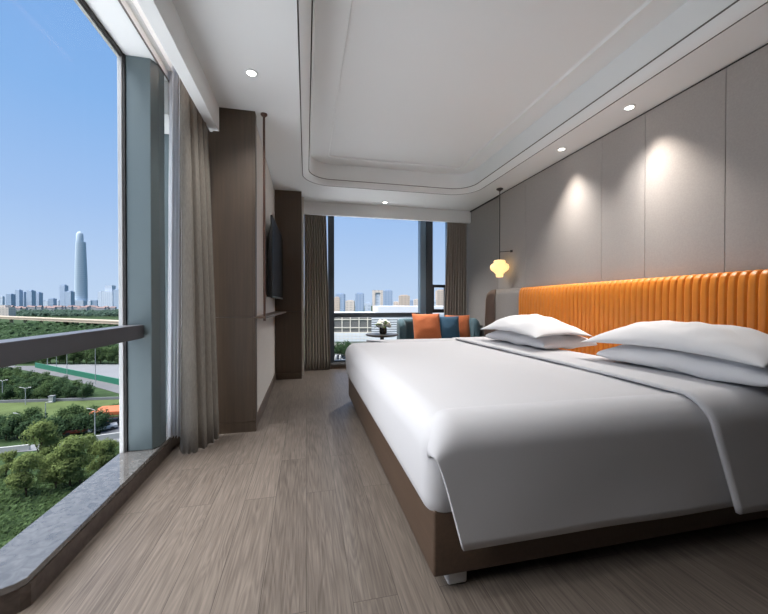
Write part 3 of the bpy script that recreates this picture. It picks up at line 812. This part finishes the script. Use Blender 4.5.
# ---- trees: leaf clusters on a trunk, three kinds, copies share their meshes
def tree_proto(kind, H, Wd, leaves, mat, lsz, clear=.22):
    r = random.Random(kind * 31 + 5)
    root = thing('tree', 'tree', 'tree', (0, 0, GZ))
    bm = BM()
    blobs = []
    for k in range(14):
        a = r.uniform(0, 2 * PI); rad = Wd * .5 * r.uniform(.1, .72); z = H * r.uniform(clear + .18, .9)
        sh_ = math.sin(min(1, (z / H - clear) / (1 - clear)) * PI) ** .5
        blobs.append((Vector((rad * sh_ * math.cos(a), rad * sh_ * math.sin(a), z)), Wd * r.uniform(.16, .26)))
    for k in range(leaves):
        c, R = blobs[k % len(blobs)]
        d = Vector((r.gauss(0, 1), r.gauss(0, 1), r.gauss(0, 1) * .9)).normalized()
        p = c + d * R * r.uniform(.65, 1.1) + Vector((0, 0, GZ))
        nrm = (d + Vector((r.uniform(-.6, .6), r.uniform(-.6, .6), r.uniform(-.2, .8)))).normalized()
        u = nrm.orthogonal().normalized(); v = nrm.cross(u); q = r.uniform(0, 2 * PI)
        u, v = u * math.cos(q) + v * math.sin(q), v * math.cos(q) - u * math.sin(q)
        s = lsz * r.uniform(.7, 1.4)
        bm.faces.new([bm.verts.new(p + u * s * x + v * s * y) for x, y in ((-.9, 0), (0, -.5), (.9, 0), (0, .5))])
    obj('foliage', bm, mat, root)
    bm = BM(); add_cyl(bm, (0, 0, GZ), (0, 0, GZ + H * .6), H * .022, H * .010, n=7)
    for c, R in blobs[:6]: add_cyl(bm, (0, 0, GZ + H * (clear + .05)), (c.x, c.y, GZ + c.z), H * .010, H * .004, n=5, cap=False)
    obj('trunk', bm, ME['bark'], root)
    return root
PROTO = {'pale': tree_proto(1, 6.4, 4.8, 4200, ME['lf1'], .17, .06), 'mid': tree_proto(2, 4.6, 4.2, 1500, ME['lf2'], .2, .12), 'dark': tree_proto(3, 4.8, 4.6, 1500, ME['lf3'], .22, .10), 'bush': tree_proto(4, 2.4, 3.6, 900, ME['lf2'], .17, .0)}
USED = set()
def plant(kind, loc, s, label, group):
    if kind in USED: t = copy_tree(PROTO[kind])
    else: t = PROTO[kind]; USED.add(kind)
    t.location = loc; t.scale = (s, s, s * RX.uniform(.92, 1.08)); t.rotation_euler = (0, 0, RX.uniform(0, 6.28))
    t['label'] = label; t['category'] = 'tree'; t['group'] = group
for px, py, s in ((26, 496, 1.05), (56, 490, .9), (70, 487, 1.0), (80, 486, .9), (100, 474, .9), (113, 468, .85), (6, 476, .7), (42, 470, 1.0), (88, 468, .85)):
    plant('pale', ground_pt(px, py), s * (.98 if px in (70, 42) else .76), 'pale green willowy tree on the lawn nearest the left window', 'pale trees below the window')
for k in range(13):
    px = -14 + k * 10.2 + RX.uniform(-2, 2)
    if px > 100: continue
    plant('mid' if k in (3, 6, 8) else 'dark', ground_pt(px, 440 - k * .55 + RX.uniform(-2, 2)), RX.uniform(.74, .95), 'bushy green tree in the row just behind the low white wall', 'tree row behind the white wall')
for px, py, s in ((0, 424, 1.3), (14, 421, 1.1), (27, 419, 1.3), (36, 417, 1.4), (62, 420, 1.5), (71, 419, 1.7), (80, 418, 1.6), (90, 417, 1.5), (99, 416, 1.4), (112, 413, 1.2), (119, 411, 1.2)):
    plant('bush', ground_pt(px, py + 1), s * .68, 'rounded green shrub on the pale meadow outside the left window', 'shrubs on the meadow')
for j, (y0, n_) in enumerate(((400, 17), (396.5, 17), (392.5, 16), (388, 14), (383.5, 12), (379, 9))):
    for k in range(n_):
        px = -14 + k * 8.8 + RX.uniform(-2.5, 2.5) + (j % 2) * 5
        s_ = RX.uniform(.62, .86)
        if px > 134 or y0 - 4.9 * s_ * (y0 - 304) / 23 < 359.5 + .262 * max(px, 0): continue
        plant('mid' if RX.random() < .55 else 'dark', ground_pt(px, y0 - px * .01 + RX.uniform(-.8, .8)), s_, 'tree in the dense wood between the parapet and the grey road', 'trees of the roadside wood')
for k in range(13):
    plant('mid', ground_pt(44 + k * 7.2 + RX.uniform(-1, 1), 363.8 + RX.uniform(-.6, .4)), RX.uniform(1.25, 1.6), 'tree in the clipped row beyond the pale plaza', 'tree row beyond the plaza')
# far woods: one mass of crowns
def woods(name, spots, mat, label, leaves=26):
    bm = BM()
    for p, R in spots:
        for k in range(leaves):
            d = Vector((RX.gauss(0, 1), RX.gauss(0, 1), abs(RX.gauss(0, .8)))).normalized()
            c = p + Vector((0, 0, R * .5)) + d * R * RX.uniform(.75, 1.05); nn = (d + Vector((RX.uniform(-.5, .5), RX.uniform(-.5, .5), RX.uniform(0, .5)))).normalized()
            u = nn.orthogonal().normalized(); v = nn.cross(u); s = R * .34
            bm.faces.new([bm.verts.new(c + u * s * x + v * s * y) for x, y in ((-1, -.6), (.4, -1), (1, .5), (-.3, 1))])
    T(obj(name, bm, mat), label, 'woods', kind='stuff')
sp1 = []
for k in range(620):
    y = 328.5 + 35 * RX.random() ** 1.5; x = RX.uniform(-30, 135)
    if y > 352 and x > 36: continue
    p = ground_pt(x, y); sp1.append((p, RX.uniform(2.6, 4.2) * (.75 + min(p.length, 300) / 900)))
woods('woodland', sp1, ME['lf3'], 'broad dark green woodland between the viaduct and the road')
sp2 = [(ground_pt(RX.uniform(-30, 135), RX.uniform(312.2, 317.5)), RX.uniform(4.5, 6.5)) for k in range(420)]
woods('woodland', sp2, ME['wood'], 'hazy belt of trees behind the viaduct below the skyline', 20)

bm = BM()
for k in range(7000):
    c = ground_pt(RX.uniform(-60, 118), 476 + 95 * RX.random() ** 1.2)
    hgt = .25 + .9 * max(0, noise.noise(Vector((c.x * .22, c.y * .22, 3))) + .25)
    c += Vector((RX.uniform(-.3, .3), RX.uniform(-.3, .3), RX.uniform(.1, 1) * hgt)); d = Vector((RX.gauss(0, 1), RX.gauss(0, 1), RX.uniform(.3, 1.5))).normalized()
    u = d.orthogonal().normalized(); v = d.cross(u); q = RX.uniform(.16, .34)
    bm.faces.new([bm.verts.new(c + u * q * x + v * q * y) for x, y in ((-.9, 0), (0, -.6), (.9, 0), (0, .6))])
T(obj('undergrowth', bm, ME['lf2']), 'dense green undergrowth covering the lawn below the nearest trees', 'undergrowth', kind='stuff')
# ---- lamp posts
def lamp_post(px, base, top, arm, label, double=False):
    b = ground_pt(px, base); d = (b - CAM).dot(FW); h = (base - top) / F_PX * d
    t = thing('street_lamp', label, 'street lamp', b, 'street lamps')
    r = .085 if d < 120 else .12
    tp = b + Vector((0, 0, h))
    obj('pole', cyl(b, tp, r * 1.1, r * .8, n=8), ME['pole'], t)
    bm = BM(); ax = RT
    for s in ((-1, 1) if double else (arm,)):
        add_cyl(bm, tp, tp + ax * s * .8 + Vector((0, 0, .25)), r * .6, n=6)
        add_cyl(bm, tp + ax * s * .75 + Vector((0, 0, .24)), tp + ax * s * 1.4 + Vector((0, 0, .28)), r * 1.1, r * .8, n=6)
    obj('lamp_arm', bm, ME['pole'], t)
lamp_post(2.5, 401, 381, 1, 'pale street lamp at the left edge standing by the parapet', True)
lamp_post(25.5, 405, 388.5, 1, 'double-armed street lamp standing on the parapet in front of the wood', True)
lamp_post(20.5, 424, 414.5, -1, 'short bent lamp post among the shrubs of the meadow')
lamp_post(45.6, 422, 403, 1, 'plain lamp post rising from the meadow shrubs')
lamp_post(95, 440, 410, -1, 'lamp post with bent arm beside the orange awning')
for px, b, t, s, lab in ((47.5, 370, 350, -1, 'leftmost and faintest street lamp along the green barrier'), (56.5, 372, 352, -1, 'street lamp along the green barrier, second from its left end'), (67, 376.5, 352, -1, 'street lamp along the green barrier, third from its left end'), (95.5, 384.5, 347, -1, 'tallest street lamp along the green barrier, nearest the window')):
    lamp_post(px, b, t, s, lab)
lamp_post(14.6, 366.5, 357, 1, 'faint short lamp post on the far road bend')
# kiosk, awning, cars
p = ground_pt(52, 402.5)
k_ = thing('kiosk', 'tiny white gatehouse on the parapet in front of the wood', 'kiosk', p)
obj('kiosk_walls', bx(p.x - .45, p.x + .45, p.y - .45, p.y + .45, GZ + .02, GZ + 1.5), ME['white'], k_)
obj('kiosk_roof', bx(p.x - .55, p.x + .55, p.y - .55, p.y + .55, GZ + 1.5, GZ + 1.62), ME['plaza'], k_)
p = ground_pt(109, 421)
a_ = thing('market_awning', 'orange awning roof over stalls seen beside the window pillar', 'awning', p)
obj('awning_roof', bx(p.x - 2.6, p.x + 5, p.y - 1.5, p.y + 3, GZ + 1.5, GZ + 2.3, bev=.15), ME['awn'], a_)
for dx in (-2.3, .5, 4.4):
    for dy in (-1.2, 2.6): obj('post', cyl((p.x + dx, p.y + dy, GZ), (p.x + dx, p.y + dy, GZ + 1.7), .06, n=6), ME['pole'], a_)
def car(p, ang, mat, label, group):
    t = thing('car', label, 'car', p, group)
    R = Matrix.Translation(p) @ Matrix.Rotation(ang, 4, 'Z') @ Matrix.Translation(-p)
    def add(nm, bm, m): bmesh.ops.transform(bm, matrix=R, verts=bm.verts[:]); obj(nm, bm, m, t, smooth=True, angle=40)
    add('body', bx(p.x - 2.1, p.x + 2.1, p.y - .85, p.y + .85, p.z + .3, p.z + .9, bev=.15), mat)
    bm = prism([(p.x - 1.3, p.y - .75), (p.x + 1.0, p.y - .75), (p.x + 1.0, p.y + .75), (p.x - 1.3, p.y + .75)], p.z + .88, p.z + 1.42, bev=.16); add('cabin', bm, ME['wind'])
    for dx in (-1.3, 1.3):
        for dy in (-.8, .8): add('wheel', cyl((p.x + dx, p.y + dy - .1, p.z + .32), (p.x + dx, p.y + dy + .1, p.z + .32), .32, n=12), ME['car2'])
PK = 'cars parked by the orange awning'
car(ground_pt(103, 431) + Vector((0, 0, .1)), .5, ME['car1'], 'white car parked left of the orange awning', PK)
car(ground_pt(112, 426) + Vector((0, 0, .1)), .3, ME['car2'], 'dark car parked below the orange awning', PK)
car(ground_pt(106, 426) + Vector((0, 0, .1)), .8, ME['car2'], 'dark car between the white car and the awning', PK)
car(ground_pt(79, 434) + Vector((0, 0, .1)), .2, ME['car3'], 'red car behind the low white wall', PK)
# ---- viaduct
va, vb = far_pt(-40, 314.2, 455), far_pt(160, 325, 262)
vd = thing('viaduct', 'long tan elevated road on piers crossing the view below the skyline', 'bridge', (va.x, va.y, GZ))
d = (vb - va); d.z = 0; L_ = d.length; d.normalize(); s = Vector((-d.y, d.x, 0)); zt = -12.6
def dk(w, z0, z1): return prism([((va + s * w).x, (va + s * w).y), ((vb + s * w).x, (vb + s * w).y), ((vb - s * w).x, (vb - s * w).y), ((va - s * w).x, (va - s * w).y)], z0, z1)
obj('deck', dk(5, zt - 2.6, zt - .6), ME['conc'], vd); obj('parapet', dk(5.3, zt - .9, zt), ME['conc'], vd)
for k in range(12):
    q = va + d * (L_ * (k + .5) / 12)
    obj('pier', bx(q.x - 1.1, q.x + 1.1, q.y - 1.1, q.y + 1.1, GZ - .2, zt - 2.5), ME['conc'], vd)

# ---- skyline
def tower(name, px0, px1, ytop, D, mat, label, cat='building', cap=None, ybase=None, group=None, dep=None):
    a, b = far_pt(px0, 306, D), far_pt(px1, 306, D); zt_ = far_pt(px0, ytop, D).z
    wdt = (b - a).length; c = (a + b) / 2; dd = FW.copy(); dd.z = 0; dd.normalize(); dp = dep or wdt * .8
    t = thing(name, label, cat, (c.x, c.y, GZ), group)
    P = [c - RT * wdt / 2, c + RT * wdt / 2, c + RT * wdt / 2 + dd * dp, c - RT * wdt / 2 + dd * dp]
    obj('tower_shaft', prism([(p.x, p.y) for p in P], GZ - 1, zt_), mat, t)
    e_ = wdt * .18; Q = [c - RT * (wdt / 2 - e_) + dd * e_, c + RT * (wdt / 2 - e_) + dd * e_, c + RT * (wdt / 2 - e_) + dd * (dp - e_), c - RT * (wdt / 2 - e_) + dd * (dp - e_)]
    obj('roof_block', prism([(p.x, p.y) for p in Q], zt_, zt_ + (cap or .04 * (zt_ - GZ))), mat, t)
    return t
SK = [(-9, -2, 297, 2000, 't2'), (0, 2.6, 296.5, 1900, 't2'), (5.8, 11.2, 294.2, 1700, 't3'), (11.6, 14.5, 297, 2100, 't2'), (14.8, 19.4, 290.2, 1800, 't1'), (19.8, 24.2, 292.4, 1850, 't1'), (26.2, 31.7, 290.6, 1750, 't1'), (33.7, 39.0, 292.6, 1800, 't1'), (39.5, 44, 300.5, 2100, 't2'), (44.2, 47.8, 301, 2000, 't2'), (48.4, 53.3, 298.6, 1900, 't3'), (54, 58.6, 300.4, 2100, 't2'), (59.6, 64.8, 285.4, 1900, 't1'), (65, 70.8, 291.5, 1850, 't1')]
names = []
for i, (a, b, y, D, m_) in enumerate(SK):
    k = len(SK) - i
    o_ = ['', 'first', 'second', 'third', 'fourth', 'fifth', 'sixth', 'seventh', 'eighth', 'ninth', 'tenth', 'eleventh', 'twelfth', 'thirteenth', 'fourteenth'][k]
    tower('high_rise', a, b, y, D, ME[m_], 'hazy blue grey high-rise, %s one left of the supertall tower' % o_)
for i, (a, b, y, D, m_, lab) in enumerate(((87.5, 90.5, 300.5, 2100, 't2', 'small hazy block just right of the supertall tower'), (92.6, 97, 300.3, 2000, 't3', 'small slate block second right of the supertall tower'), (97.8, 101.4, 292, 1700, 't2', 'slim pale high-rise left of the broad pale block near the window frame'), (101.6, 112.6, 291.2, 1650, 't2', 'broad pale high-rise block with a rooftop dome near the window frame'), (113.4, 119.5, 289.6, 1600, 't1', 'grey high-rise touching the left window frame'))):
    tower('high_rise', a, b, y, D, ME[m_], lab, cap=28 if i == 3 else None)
# the supertall: tapering lobed shaft
D = 2200; c = far_pt(81.2, 306, D); wpx = D / F_PX
ztop = far_pt(81, 231.5, D).z
tt = thing('supertall_tower', 'very tall tapering glass skyscraper rising above the whole skyline', 'skyscraper', (c.x, c.y, GZ))
hh = ztop - GZ
obj('tower_shaft', lathe((c.x, c.y), [(0, GZ), (5.1 * wpx, GZ), (4.95 * wpx, GZ + hh * .4), (4.3 * wpx, GZ + hh * .7), (3.9 * wpx, GZ + hh * .86), (0, GZ + hh * .86)], 30, lambda a, z: 1 + .05 * math.cos(3 * a)), ME['tall'], tt, smooth=True, angle=40)
c2_ = c - RT * .9 * wpx
obj('crown', lathe((c2_.x, c2_.y), [(0, GZ + hh * .84), (3.0 * wpx, GZ + hh * .84), (2.8 * wpx, GZ + hh * .96), (1.6 * wpx, GZ + hh * .99), (0, GZ + hh)], 24), ME['tall'], tt, smooth=True, angle=40)
obj('podium', bx(c.x - 7.5 * wpx, c.x + 7 * wpx, c.y - 60, c.y + 60, GZ, far_pt(81, 300.5, D).z), ME['t2'], tt)
# rows of little houses below the skyline
for k in range(34):
    px = -8 + k * 3.7 + RX.uniform(-.8, .8); D = RX.uniform(980, 1250)
    p = far_pt(px, 306, D); wd = RX.uniform(11, 20); hz = GZ + RX.uniform(8, 15)
    t = thing('town_house', 'tiny pale house with dull red roof in the far row beneath the skyline', 'house', (p.x, p.y, GZ), 'red roofed houses below the skyline')
    obj('walls', bx(p.x - wd / 2, p.x + wd / 2, p.y - 5, p.y + 5, GZ, hz), ME['hwall'], t)
    bm = BM(); q = [bm.verts.new(v) for v in ((p.x - wd / 2, p.y - 5.5, hz), (p.x + wd / 2, p.y - 5.5, hz), (p.x + wd / 2, p.y + 5.5, hz), (p.x - wd / 2, p.y + 5.5, hz), (p.x - wd / 2, p.y, hz + 4), (p.x + wd / 2, p.y, hz + 4))]
    for f in ((0, 1, 5, 4), (2, 3, 4, 5), (1, 2, 5), (3, 0, 4), (3, 2, 1, 0)): bm.faces.new([q[i] for i in f])
    obj('roof', bm, ME['roofr'], t)
p = far_pt(4, 306, 620)
hb2 = thing('town_hall', 'wide pale pinkish building at the left edge below the skyline', 'building', (p.x, p.y, GZ))
obj('walls', bx(p.x - 22, p.x + 12, p.y - 8, p.y + 8, GZ, GZ + 17), ME['cream'], hb2); obj('roof_block', bx(p.x - 3, p.x + 6, p.y - 6, p.y + 6, GZ + 17, GZ + 21), ME['cream'], hb2)

# ---- beyond the far window
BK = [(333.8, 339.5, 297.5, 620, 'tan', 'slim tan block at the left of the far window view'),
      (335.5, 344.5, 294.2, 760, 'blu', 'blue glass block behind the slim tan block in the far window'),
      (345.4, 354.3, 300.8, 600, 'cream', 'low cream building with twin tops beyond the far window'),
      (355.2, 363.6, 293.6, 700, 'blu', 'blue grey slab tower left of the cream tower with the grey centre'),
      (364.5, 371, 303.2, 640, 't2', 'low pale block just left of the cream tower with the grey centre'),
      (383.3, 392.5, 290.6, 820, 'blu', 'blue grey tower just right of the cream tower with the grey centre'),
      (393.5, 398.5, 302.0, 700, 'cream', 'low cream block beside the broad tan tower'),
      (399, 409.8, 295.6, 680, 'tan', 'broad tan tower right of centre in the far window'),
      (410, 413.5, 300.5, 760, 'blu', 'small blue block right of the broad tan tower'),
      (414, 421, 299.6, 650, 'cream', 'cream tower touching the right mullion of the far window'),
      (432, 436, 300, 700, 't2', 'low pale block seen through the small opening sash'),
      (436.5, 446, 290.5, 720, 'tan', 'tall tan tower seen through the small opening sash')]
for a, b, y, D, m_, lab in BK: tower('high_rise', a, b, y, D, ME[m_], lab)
a = far_pt(372.3, 306, 690); b = far_pt(383, 306, 690); zt_ = far_pt(372, 290.2, 690).z
tt = thing('high_rise', 'cream tower with a grey recessed centre beyond the far window', 'building', ((a.x + b.x) / 2, (a.y + b.y) / 2, GZ))
dd = Vector((FW.x, FW.y, 0)).normalized()
def slab(A, B, o0, o1, z0, z1): return prism([((A + dd * o0).x, (A + dd * o0).y), ((B + dd * o0).x, (B + dd * o0).y), ((B + dd * o1).x, (B + dd * o1).y), ((A + dd * o1).x, (A + dd * o1).y)], z0, z1)
obj('tower_shaft', slab(a, b, 2, 16, GZ, zt_ - .5), ME['t2'], tt)
obj('side_pier', slab(a, a.lerp(b, .28), 0, 16, GZ, zt_), ME['cream'], tt); obj('side_pier', slab(a.lerp(b, .74), b, 0, 16, GZ, zt_), ME['cream'], tt)
obj('top_beam', slab(a.lerp(b, .28), a.lerp(b, .74), 0, 16, zt_ - 5, zt_), ME['cream'], tt)
# white exhibition hall: roof slab, gridded glass front, louvred right part, pale base
D = 190
hA, hB, hC = far_pt(318, 306, D), far_pt(371.5, 306, D), far_pt(470, 306, D)
zz = lambda y: far_pt(384, y, D).z
hall = thing('exhibition_hall', 'long white hall with gridded glass front and louvred bands below the far window', 'hall', (hA.x, hA.y, GZ))
obj('base_wall', slab(hA, hC, -.2, 40, zz(341.5), zz(333)), ME['hall'], hall)
obj('lower_wall', slab(hA, hC, .5, 40, GZ - .2, zz(341.5)), ME['hgrid'], hall)
obj('glass_front', slab(hA, hB, .3, 40, zz(333), zz(317.5)), ME['hglass'], hall)
bm = BM()
def addslab(bm, A, B, o0, o1, z0, z1):
    P = [A + dd * o0, B + dd * o0, B + dd * o1, A + dd * o1]
    lo = [bm.verts.new((p.x, p.y, z0)) for p in P]; hi = [bm.verts.new((p.x, p.y, z1)) for p in P]
    for i in range(4): bm.faces.new((lo[i], lo[(i + 1) % 4], hi[(i + 1) % 4], hi[i]))
    bm.faces.new(lo[::-1]); bm.faces.new(hi)
for x in (325, 333.4, 342, 350.3, 359, 367.6):
    A = far_pt(x - .45, 306, D); B = far_pt(x + .45, 306, D); addslab(bm, A, B, -.1, .4, zz(333), zz(317.5))
for y in (319.5, 327.7, 332.6): addslab(bm, hA, hB, -.12, .38, zz(y + .45), zz(y - .45))
obj('glass_grid', bm, ME['hgrid'], hall)
bm = BM()
for x in range(320, 371, 4): addslab(bm, far_pt(x - .15, 306, D), far_pt(x + .15, 306, D), -.28, .1, zz(341.3), zz(333.2))
for y in (335.8, 338.6): addslab(bm, hA, hB, -.28, .1, zz(y + .15), zz(y - .15))
obj('base_grid', bm, ME['hgrid'], hall)
obj('louvre_core', slab(hB, hC, 1.2, 40, zz(333), zz(317)), ME['slot_grey'], hall)  # grey core behind the white louvres
for k in range(7):
    y = 318.0 + k * 2.35
    obj('louvre', slab(hB, hC, .0, 2, zz(y + 1.5), zz(y)), ME['hall'], hall)
D = 250
rA, rB = far_pt(373, 306, D), far_pt(480, 306, D)
bm = slab(rA, rB, 0, 60, far_pt(384, 316, D).z, far_pt(384, 306.3, D).z)
bmesh.ops.bevel(bm, geom=[e for e in bm.edges if abs(e.verts[0].co.z - e.verts[1].co.z) > 1], offset=4, segments=4, profile=.5, affect='EDGES')
rt_ = thing('hall_roof', 'white flat-roofed hall standing behind the louvred one, below the towers', 'hall', (rA.x, rA.y, GZ))
obj('roof_slab', bm, ME['hall'], rt_)
obj('walls', slab(rA + RT * 2, rB, 2, 58, GZ, far_pt(384, 316, D).z), ME['slot_grey'], rt_)
lowA, lowB = far_pt(318, 306, 260), far_pt(372, 306, 260)
T(obj('terrace', slab(lowA, lowB, 0, 30, GZ, far_pt(384, 312.6, 260).z), ME['hall']), 'pale terrace strip behind the glass hall under the left towers', 'hall')
strip('street', [(322, 372), (346, 372), (348, 354), (322, 354)], ME['road'], .06)
for px, py, s in ((334, 356.5, 1.25), (339, 356, 1.3), (344, 356.5, 1.25), (349, 355.5, 1.35), (354, 356, 1.2), (329, 356, 1.2)):
    plant('dark', ground_pt(px, py), s, 'dark green tree in the street row below the far window', 'street trees below the far window')
ST = 'cars on the street below the far window'
car(ground_pt(345.5, 361.0) + Vector((0, 0, .06)), .2, ME['car1'], 'pale car on the street below the far window', ST)
car(ground_pt(341, 359.0) + Vector((0, 0, .06)), .2, ME['car2'], 'dark car on the street below the far window', ST)
for px in (336, 340.2):
    p = ground_pt(px, 361.5)
    T(obj('bollard', lathe((p.x, p.y), [(0, GZ), (.5, GZ), (.45, GZ + 2.2), (.15, GZ + 2.7), (0, GZ + 2.7)], 12), ME['white'], smooth=True), 'pale stone bollard on the street below the far window, %s of the two' % ('left' if px < 338 else 'right'), 'bollard', 'bollards below the far window')


# ================================================================== LIGHT
w = bpy.data.worlds.new('sky'); sc.world = w; w.use_nodes = True
nt = w.node_tree; N, L = nt.nodes.new, nt.links.new
bg = nt.nodes['Background']
tc = N('ShaderNodeTexCoord'); sep = N('ShaderNodeSeparateXYZ'); L(tc.outputs['Generated'], sep.inputs[0])
rp = N('ShaderNodeValToRGB'); L(sep.outputs['Z'], rp.inputs['Fac'])
e = rp.color_ramp.elements
e[0].position = 0.0; e[0].color = (*lin((190, 211, 238)), 1)
e[1].position = .62; e[1].color = (*lin((120, 167, 227)), 1)
for p, c in ((.06, (184, 208, 239)), (.22, (160, 193, 237)), (.42, (134, 179, 233))):
    q = e.new(p); q.color = (*lin(c), 1)
L(rp.outputs['Color'], bg.inputs['Color'])
bg.inputs['Strength'].default_value = 0.49
def sun(name, az_from, el, strength, angle, col):
    """az_from: compass direction the light comes from, degrees left of +Y"""
    l = bpy.data.lights.new(name, 'SUN'); l.energy = strength; l.angle = math.radians(angle); l.color = col
    o = bpy.data.objects.new(name, l); COL.objects.link(o)
    a = math.radians(az_from); ee = math.radians(el)
    src = Vector((-math.sin(a) * math.cos(ee), math.cos(a) * math.cos(ee), math.sin(ee)))
    o.rotation_euler = (-src).to_track_quat('-Z', 'Y').to_euler(); o.location = (0, 0, 60)
    return o
sun('hazy_sun', 100, 61, 5.8, 68, (1, .985, .97))
